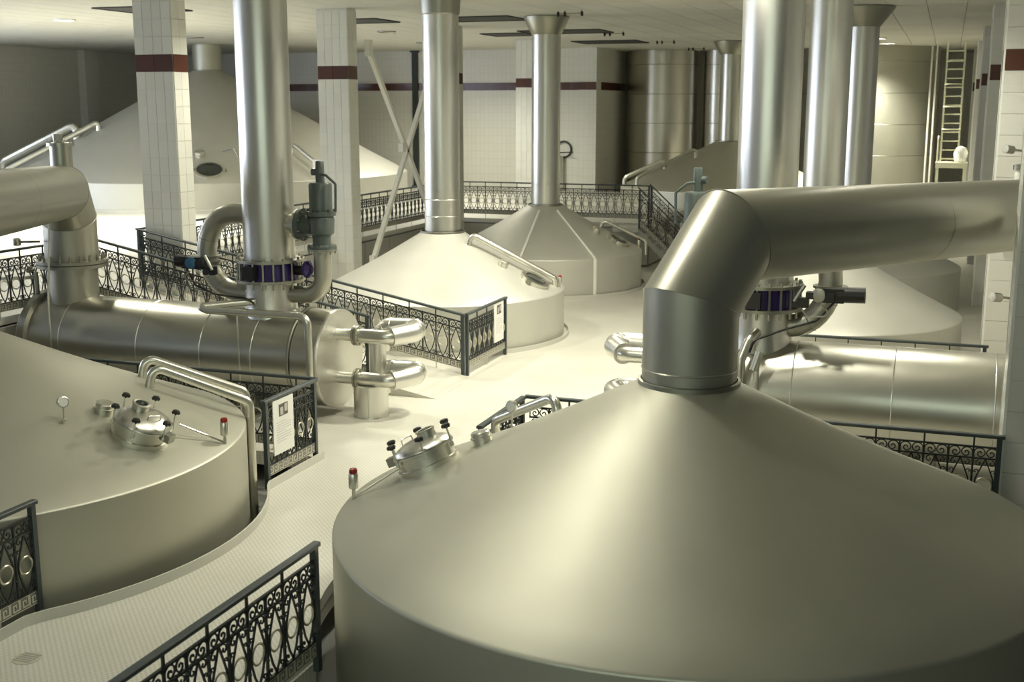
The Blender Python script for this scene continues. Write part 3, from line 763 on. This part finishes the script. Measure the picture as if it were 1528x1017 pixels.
    # by-pass loop on the outer side
    lp = thing('bypass_pipe', lab['loop'], 'pipe', (rx+side*.6, Y0, 1.5), 'bypass loops')
    cx = rx+side*(.56 if side < 0 else .36); lr = .5 if side < 0 else .46
    pts = [(rx+side*.2, Y0, 2.86)]+[(cx+side*lr*math.cos(t), Y0, 2.28+.58*math.sin(t)) for t in [math.radians(90-180*i/16) for i in range(17)]]+[(rx+side*.2, Y0, 1.70)]
    MB().tube(pts, .145, 22).build('loop', 'duct', lp)
    for t in (60, 20, -25, -60):
        a = math.radians(t); MB().lathe([(.146, -.006), (.151, 0), (.146, .006)], 22, frame((cx+side*lr*math.cos(a), Y0, 2.28+.58*math.sin(a)), (-side*.5*math.sin(a), 0, .58*math.cos(a))), caps=False).build('clad_seam', 'fit', lp)
    vx = cx+side*lr
    for z in (2.12, 2.2): MB().lathe([(.13, z), (.21, z), (.21, z+.025), (.13, z+.025)], 24, Matrix.Translation((vx, Y0, 0)), caps=False).build('flange', 'fit', lp)
    act = thing('valve_actuator', lab['act'], 'actuator', (vx, Y0-.25, 2.16), 'valve actuators')
    MB().cyl((vx, Y0-.12, 2.165), (vx, Y0-.34, 2.165), .05, 12).build('spindle', 'black', act)
    MB().box(vx-.14, vx+.2, Y0-.46, Y0-.3, 2.08, 2.25).box(vx-.05, vx+.09, Y0-.5, Y0-.44, 2.1, 2.2).build('gearbox', 'black', act)
    MB().cyl((vx+side*.12, Y0-.38, 2.17), (vx+side*(.26 if side < 0 else .44), Y0-.38, 2.18), .095, 18).build('motor', 'black', act)
    MB().lathe([(.02, 0), (.085, .01), (.085, .05), (.03, .07)], 16, frame((vx-.02-side*.06, Y0-.46, 2.17), (-side*.3, -1, 0))).build('cover', 'blue' if side < 0 else 'fit', act)
    MB().box(vx-side*.3-.09, vx-side*.3+.09, Y0-.44, Y0-.34, 2.0, 2.12).box(vx-side*.18-.06, vx-side*.18+.06, Y0-.5, Y0-.36, 2.12, 2.2).build('positioner', 'black', act)
    MB().cyl((vx-side*.26, Y0-.45, 2.28), (vx-side*.38, Y0-.46, 2.08), .022, 10).build('damper', 'pipe', act)
    MB().pipe([(vx-side*.05, Y0-.52, 2.06), (vx+side*.08, Y0-.54, 1.94), (vx-side*.2, Y0-.52, 1.9), (vx-side*.32, Y0-.42, 2.02)], .01, .06, 6, 4).build('air_line', 'fit', act)
    MB().pipe([(vx+.1*side, Y0-.4, 2.1), (vx-.1*side, Y0-.5, 1.86), (vx-.45*side, Y0-.55, 1.75)] + ([(rx+side*.1, Y0-.48, 1.7), (rx+side*.05, Y0-.4, 1.62)] if side < 0 else [(rx-side*.0, Y0-.62, 1.6), (rx-side*.04, Y0-.66, 1.45)]), .014, .12, 8, 5).build('cable', 'black', act)
    # safety valve on the inner side
    sx = rx-side*.86
    sv = thing('safety_valve', lab['sv'], 'valve', (sx, Y0, 1.6), 'green safety valves')
    MB().pipe([(rx-side*.3, Y0, 1.72), (sx, Y0, 1.72), (sx, Y0, 2.38)], .125, .27, 22, 9).build('inlet_elbow', 'duct', sv)
    T = Matrix.Translation((sx, Y0, 0))
    MB().lathe([(.12, 2.36), (.21, 2.37), (.21, 2.40)], 28, T).build('lower_flange', 'fit', sv)
    b = MB().lathe([(.21, 2.40), (.21, 2.44), (.13, 2.46), (.13, 2.58), (.18, 2.62), (.19, 2.82), (.17, 2.86), (.21, 2.87), (.21, 2.93), (.17, 2.935)], 28, T).build('valve_body', 'greenp', sv)
    MB().lathe([(.165, 2.93), (.165, 3.30), (.15, 3.33), (.08, 3.34)], 28, T).build('bonnet', 'greenp', sv)
    MB().lathe([(.065, 3.33), (.065, 3.50), (.058, 3.62), (.05, 3.635)], 18, T).build('cap', 'greenp', sv)
    MB().cyl((sx+side*.04, Y0, 3.48), (sx+side*.12, Y0-.02, 3.48), .05, 12).build('cap_side', 'greenp', sv)
    MB().pipe([(sx+side*.04, Y0-.04, 3.46), (sx-side*.12, Y0-.05, 3.44), (sx-side*.27, Y0-.05, 3.32), (sx-side*.26, Y0-.05, 2.93)], .018, .04, 8, 3).build('lever', 'greenp', sv)
    o = MB().lathe([(.14, 0), (.14, .2), (.235, .2), (.235, .26), (.13, .262)], 28, frame((sx+side*.08, Y0, 2.73), (side, 0, 0)))
    o.build('outlet', 'greenp', sv)
    MB().lathe([(.225, .262), (.225, .3), (.15, .31), (.15, .6)], 28, frame((sx+side*.08, Y0, 2.73), (side, 0, 0))).build('outlet_stub', 'flue', sv)
    for i in range(8):
        a = 2*PI*(i+.5)/8
        MB().cyl((sx+.185*math.cos(a), Y0+.185*math.sin(a), 2.92), (sx+.185*math.cos(a), Y0+.185*math.sin(a), 2.965), .016, 6).build('bolt', 'greenp', b)
        MB().cyl((sx+.185*math.cos(a), Y0+.185*math.sin(a), 2.33), (sx+.185*math.cos(a), Y0+.185*math.sin(a), 2.46), .014, 6).build('bolt', 'fit', b)
        MB().cyl((sx+side*.25, Y0+.2*math.cos(a), 2.73+.2*math.sin(a)), (sx+side*.4, Y0+.2*math.cos(a), 2.73+.2*math.sin(a)), .014, 6).build('bolt', 'fit', b)
    return root
exchanger(-1, -9.14, 5.2, dict(tank='long horizontal steel tank on the left behind the railing', stand='clad standpipe under the double pipe bends on the left',
    riser='tall steel riser with purple valve on the left horizontal tank', loop='curved bypass pipe left of the tall left riser', act='black valve actuator with blue cover on the left bypass',
    sv='green safety valve beside the left riser'))
exchanger(1, -2.06, 5.5, dict(tank='horizontal steel tank on the right behind the large duct', stand='clad standpipe half hidden behind the foreground duct',
    riser='tall bright steel riser behind the large right duct', loop='curved bypass pipe beside the black motor on the right', act='black motor valve actuator under the large right duct',
    sv='grey-green safety valve peeking over the large duct elbow'))
# service pipes on the tanks
sp = thing('service_pipe', 'thin bent pipe frame before the left riser', 'pipe', (-9.2, 14.2, 0))
MB().pipe([(-9.2, 14.66, 1.64), (-9.85, 14.2, 1.6), (-9.7, 14.18, 1.56), (-8.1, 14.2, 1.56), (-8.08, 14.2, .0)], .052, .12, 14, 7).build('pipe_run', 'pipe', sp)
MB().cyl((-9.22, 14.2, 1.54), (-9.22, 14.2, .02), .014, 8).build('drop_line', 'pipe', sp)
sp = thing('service_pipe', 'bent steel pipe down the front of the right riser', 'pipe', (-2.2, 14.5, 0))
MB().pipe([(-2.05, 14.7, 1.66), (-2.12, 14.42, 1.6), (-2.2, 14.3, 1.35), (-2.2, 14.3, 0)], .06, .14, 14, 7).build('pipe_run', 'pipe', sp)
MB().pipe([(-2.0, 14.3, 1.36), (-2.02, 14.25, 0)], .035, .1, 10).build('thin_run', 'pipe', sp)
MB().cyl((-1.97, 14.28, 1.48), (-2.03, 14.22, 1.26), .05, 14).build('funnel', 'pipe', sp)
sp = thing('sample_cock', 'small cock and pipe on top of the left tank at the frame edge', 'valve', (-13.3, 14.8, 1.45))
MB().cyl((-13.2, 14.8, 1.45), (-13.2, 14.8, 1.86), .035, 10).build('stem', 'fit', sp)
MB().tube([(-13.2, 14.8, 1.78), (-14.2, 14.5, 1.72)], .03, 10).build('branch', 'pipe', sp)
MB().lathe([(.03, 0), (.07, .02), (.07, .05), (.03, .06)], 12, frame((-13.2, 14.7, 1.88), (0, -.5, 1))).build('hand_wheel', 'fit', sp)
sp = thing('pressure_transmitter', 'small grey transmitter on the left elbow duct', 'sensor', (-13.1, 14.7, 2.3))
MB().cyl((-12.95, 14.66, 2.36), (-13.25, 14.5, 2.36), .02, 8).build('stub', 'fit', sp)
MB().lathe([(.05, 0), (.06, .02), (.06, .1), (.04, .12)], 12, frame((-13.25, 14.5, 2.3), (0, 0, 1))).build('housing', 'pipe', sp)

# ================================================================== cross brace
br = thing('cross_brace', 'pale steel cross brace between the tiled columns', 'brace', (-12.3, 26.4, 0))
for a, b in (((24.75, 5.66), (28.3, 1.49)), ((24.75, .81), (28.7, 5.77))):
    A = Vector((-12.36, a[0], a[1])); B = Vector((-12.36, b[0], b[1])); d = B-A
    f = frame(A, d); MB().box(-.05, .05, -.05, .05, 0, d.length, f).build('brace_bar', 'white', br)
MB().box(-12.42, -12.3, 26.4, 26.58, 3.3, 3.5).build('centre_plate', 'white', br)
for z in (5.66, .81): MB().box(-12.42, -12.3, 24.72, 24.9, z-.18, z+.18).build('end_plate', 'white', br)
post = MB().box(-12.46, -12.3, 28.3, 28.46, 0, CEIL-.04).box(-12.5, -12.26, 28.26, 28.5, 0, .02)
post.build('brace_post', 'white', br)

# ================================================================== far tanks, ladder
def far_tank(label, x, y, r, mat='jacket', seams=True):
    t = thing('storage_tank', label, 'tank', (x, y, 0), 'tall storage tanks at the back')
    m = Matrix.Translation((x, y, 0))
    MB().lathe([(r, 0), (r, CEIL-.04)], 72, m, caps=False).build('shell', mat, t)
    for k in range(1, 6):
        z = .35+1.12*k
        MB().lathe([(r+.001, z-.012), (r+.008, z), (r+.001, z+.012)], 72, m, caps=False).build('girth_seam', 'fit', t)
    MB().lathe([(r+.05, 0), (r+.05, .1), (r, .12)], 64, m, caps=False).build('base_ring', 'fit', t)
    return t
M['tankshell'] = steel('far_tank_sheet', (0.6, 0.58, 0.52), 0.3, 0.04)
far_tank('shiny round tank in the dark bay right of the back wall', -10.8, 47.6, 1.4, 'tankshell')
far_tank('narrow tank between the dark bay and the far flue', -8.55, 47.8, .62, 'tankshell')
far_tank('wide round steel tank lit from above at the back right', -2.95, 48.2, 2.5, 'vat')
fp = thing('tank_pipes', 'pair of slim pipes down the side of the wide far tank', 'pipe', (-.7, 45.6, 0))
for x in (-.72, -.55): MB().tube([(x, 46.3, 0), (x, 46.3, CEIL-.05)], .035, 8).build('down_pipe', 'white', fp)
ld = thing('wall_ladder', 'cream steel ladder with back rungs beside the far tank', 'ladder', (.1, 44.0, 2.4))
for x in (-.2, .36): MB().box(x-.03, x+.03, 43.97, 44.05, 2.45, CEIL-.05).build('stile', 'cream', ld)
me = MB().cyl((-.2, 0, 0), (.36, 0, 0), .022, 8).mesh('rung', 'cream')
for k in range(13): inst('rung', me, ld, (-.1, .01, .2+k*.3))
for k in range(4): MB().pipe([(-.2, 43.97, 3.6+.75*k), (-.1, 43.5, 3.6+.75*k), (.26, 43.5, 3.6+.75*k), (.36, 43.97, 3.6+.75*k)], .02, .12, 6, 3).build('cage_hoop', 'cream', ld)
lp = thing('ladder_platform', 'small cream platform at the foot of the far ladder', 'platform', (.1, 44.2, 2.3))
MB().box(-.35, .68, 43.6, 44.8, 2.3, 2.48).build('deck', 'cream', lp)
for x in (-.28, .6): MB().box(x-.05, x+.05, 43.65, 43.75, 0, 2.3).build('support', 'cream', lp)
MB().pipe([(-.3, 43.65, 2.48), (-.3, 43.65, 3.35), (-.3, 44.7, 3.35), (-.3, 44.7, 2.48)], .025, .08, 6, 3).build('guard_rail', 'cream', lp)
MB().lathe([(.0, 0), (.2, .03), (.24, .3), (.16, .5), (.02, .56)], 12, Matrix.Translation((.45, 44.0, 2.48))).build('sack', 'white', lp)
hr = thing('hose_reel', 'dark coiled hose hung on the back wall', 'hose', (-13.6, 43.4, 2.0))
MB().tube(arc((-13.75, 43.95, 2.75), (1, 0, 0), (0, 0, 1), .3, 0, 360, 18)[:-1], .035, 6, closed=True).build('coil', 'black', hr)
MB().pipe([(-14.1, 43.8, 2.62), (-13.3, 43.7, 2.66)], .02, .1, 6).build('bar', 'black', hr)
MB().cyl((-13.85, 43.87, 1.2), (-13.85, 43.87, 2.5), .12, 12).build('drop_hose', 'foil', hr)

# ================================================================== wall fittings on the right
for i, (y, z, lab) in enumerate([(20.25, 3.72, 'round wall spotlight on the second right column'), (17.9, 1.75, 'small wall lamp low between the right columns')]):
    wl = thing('wall_spotlight', lab, 'lamp', (RX+.25, y, z))
    x = RX+.2 if i == 0 else RX+.08
    MB().cyl((x, y, z), (x-.1, y-.1, z+.02), .065, 20).build('head', 'fit', wl)
    MB().lathe([(.06, 0), (.05, .006), (.002, .007)], 20, frame((x-.1, y-.1, z+.02), (-.13, -.12, .02)), caps=False).build('lens', 'greyprint', wl)
    MB().pipe([(x+.03, y+.05, z), (x+.2, y+.08, z-.02), (x+.22, y+.3, z-.06)], .02, .05, 8, 3).build('bracket', 'fit', wl)
wp = thing('wall_pipe', 'pale capped pipe fixed to the second right column', 'pipe', (RX+.28, 20.1, 2.9))
MB().pipe([(RX+.32, 20.2, 3.42), (RX+.32, 20.2, 2.9), (RX+.32, 20.62, 2.9)], .065, .12, 16).build('pipe_run', 'white', wp)
MB().lathe([(.09, 0), (.09, .07), (.03, .09)], 16, Matrix.Translation((RX+.32, 20.2, 3.42))).build('cap', 'fit', wp)
bx_ = thing('wall_bracket', 'small black bracket on the column under the large duct', 'bracket', (RX+.05, 20.4, 2.6))
MB().box(RX+.12, RX+.16, 20.45, 20.58, 2.28, 2.7).box(RX+.12, RX+.32, 20.45, 20.58, 2.66, 2.7).box(RX+.12, RX+.32, 20.45, 20.58, 2.28, 2.32).build('frame', 'black', bx_)
MB().box(RX+.18, RX+.3, 20.47, 20.58, 2.34, 2.64).build('lamp_body', 'fit', bx_)

# ================================================================== notices
def notice(label, x, y0, y1, z0, z1):
    t = thing('notice_board', label, 'notice', (x, (y0+y1)/2, z0), 'white notices on the railings')
    MB().box(x, x+.012, y0, y1, z0, z1).build('board', 'paper', t)
    w_, h_ = y1-y0, z1-z0
    MB().box(x+.012, x+.015, y0+w_*.28, y0+w_*.72, z1-h_*.32, z1-h_*.1).build('picture', 'print', t)
    MB().box(x+.015, x+.0165, y0+w_*.34, y0+w_*.48, z1-h_*.3, z1-h_*.16).box(x+.015, x+.0165, y0+w_*.55, y0+w_*.68, z1-h_*.26, z1-h_*.12).build('picture_detail', 'greyprint', t)
    mb = MB()
    for k in range(9):
        zz = z1-h_*(.42+.045*k)
        mb.box(x+.012, x+.0135, y0+w_*.15, y0+w_*(.85 if k % 4 else .6), zz-.004, zz+.002)
    mb.build('text_lines', 'greyprint', t)['kind'] = 'stuff'
notice('white notice with a dark picture on the railing beside the left vat', -7.235, 11.79, 12.25, .34, 1.0)
notice('narrow white notice on the railing before the central vat', -7.235, 19.14, 19.6, .32, 1.04)
nb = thing('warning_sign', 'white sign with yellow mark on the rim of the far left vat', 'sign', (-17.3, 31.0, 2.3))
MB().box(-17.9, -16.9, 32.0, 32.03, 2.3, 2.8).build('board', 'paper', nb)
MB().lathe([(.09, 0), (.09, .012)], 12, frame((-17.15, 32.0, 2.6), (0, -1, 0))).build('yellow_mark', 'yellow', nb)
MB().box(-17.8, -17.75, 32.0, 32.3, 1.2, 2.3).box(-17.05, -17.0, 32.0, 32.3, 1.2, 2.3).build('stand', 'white', nb)
dr = thing('floor_drain', 'round drain cover in the floor at the lower left', 'drain', (-6.75, 7.13, 0))
MB().lathe([(.115, 0), (.115, .004), (.1, .006)], 28, Matrix.Translation((-6.75, 7.13, 0))).build('rim', 'keyplate', dr)
for k in range(5): MB().box(-6.83, -6.67, 7.06+k*.032, 7.075+k*.032, .004, .008).build('slot', 'riser', dr)

# ================================================================== ceiling fittings
def downlight(x, y, watts=None, angle=140, lab=''):
    t = thing('downlight', lab, 'lamp', (x, y, CEIL-.04), 'recessed ceiling downlights')
    T = Matrix.Translation((x, y, CEIL-.03))
    MB().lathe([(.27, 0), (.27, -.03), (.235, -.035), (.22, 0)], 28, T, caps=False).build('trim_ring', 'fit' if watts is None else 'white', t)
    MB().lathe([(.225, -.012), (.002, -.014)], 28, T, caps=False).build('lens', 'lamp_on' if watts else 'fit', t)
    if watts:
        ld_ = bpy.data.lights.new('lamp', 'SPOT'); ld_.energy = watts; ld_.color = LAMP_COL; ld_.spot_size = math.radians(angle); ld_.spot_blend = .7; ld_.shadow_soft_size = .22
        lo = bpy.data.objects.new('lamp_light', ld_); link(lo); lo.parent = t; lo.location = (0, 0, -.1)
on_lab = ['lit downlight over the walkway between the horizontal tanks', 'added unseen downlight over the walkway beside the central vat', 'lit downlight at the upper left of the ceiling',
          'lit downlight in front of the wide far tank', 'lit downlight a little before the wide far tank', 'lit downlight above the near walkway', 'lit downlight above the gap between the foreground vats', 'added unseen downlight above the start of the walkway',
          'added unseen downlight above the platform by the first column', 'added fill downlight hidden behind the top of the central flue', 'added hidden downlight brightening the back wall before the dark green post', 'lit downlight above the right riser',
          'added unseen downlight above the ramp', 'added unseen downlight above the right horizontal tank']
for (x, y, p_, a_), l_ in zip(LAMPS_ON, on_lab): downlight(x, y, p_, a_, l_)
for x, y, l_ in [(-15.48, 32.25, 'unlit downlight left of the central flue'), (-17.0, 38.3, 'unlit downlight by the cross brace column'), (-12.0, 37.0, 'unlit downlight right of the central flue'), (-22.5, 33.0, 'unlit downlight near the short far flue')]:
    downlight(x, y, None, 0, l_)
def vent(x, y, w_, d_, lab):
    t = thing('ceiling_vent', lab, 'vent', (x, y, CEIL-.04), 'dark ceiling vents')
    MB().box(x-w_/2, x+w_/2, y-d_/2, y+d_/2, CEIL-.045, CEIL-.031).build('recess_shade', 'dark', t)  # flat dark slab painted in place of shade inside the recess
    for s in (-1, 1):
        MB().box(x-w_/2, x+w_/2, y+s*d_/2-.02, y+s*d_/2+.02, CEIL-.06, CEIL-.03).build('frame_bar', 'dark', t)
        MB().box(x+s*w_/2-.02, x+s*w_/2+.02, y-d_/2, y+d_/2, CEIL-.06, CEIL-.03).build('frame_bar', 'dark', t)
vent(-11.0, 28.3, 1.9, 1.5, 'dark ceiling vent right of the central flue top')
vent(-12.6, 34.8, 1.4, 1.4, 'dark ceiling vent behind the slim column')
vent(-10.6, 34.0, 2.4, 1.6, 'dark ceiling vent beside the flared flue')
vent(-10.9, 40.0, 2.2, 1.8, 'dark ceiling vent before the corner pilaster')
vent(-14.2, 28.0, 1.6, 1.4, 'dark ceiling vent right of the braced column')
vent(-17.0, 23.0, 1.6, 1.4, 'dark ceiling vent behind the left riser')
def spot_bar(x, y, lab):
    t = thing('spot_bar', lab, 'lamp', (x, y, CEIL-.12), 'small ceiling spot bars')
    MB().tube([(x-.28, y, CEIL-.1), (x+.28, y, CEIL-.1)], .014, 8).build('bar', 'fit', t)
    for dx in (-.28, -.12, .28):
        MB().cyl((x+dx, y, CEIL-.08), (x+dx+.02, y-.05, CEIL-.15), .032, 10).build('spot_head', 'black', t)
        MB().cyl((x+dx, y, CEIL-.03), (x+dx, y, CEIL-.1), .012, 6).build('stem', 'fit', t)
for x, y, l_ in [(-8.2, 26.6, 'small spot bar in front of the flared flue'), (-9.3, 34.5, 'small spot bar right of the flared flue'), (-8.9, 39.5, 'small spot bar before the dark bay'), (-8.9, 44.6, 'small spot bar at the dark bay')]: spot_bar(x, y, l_)
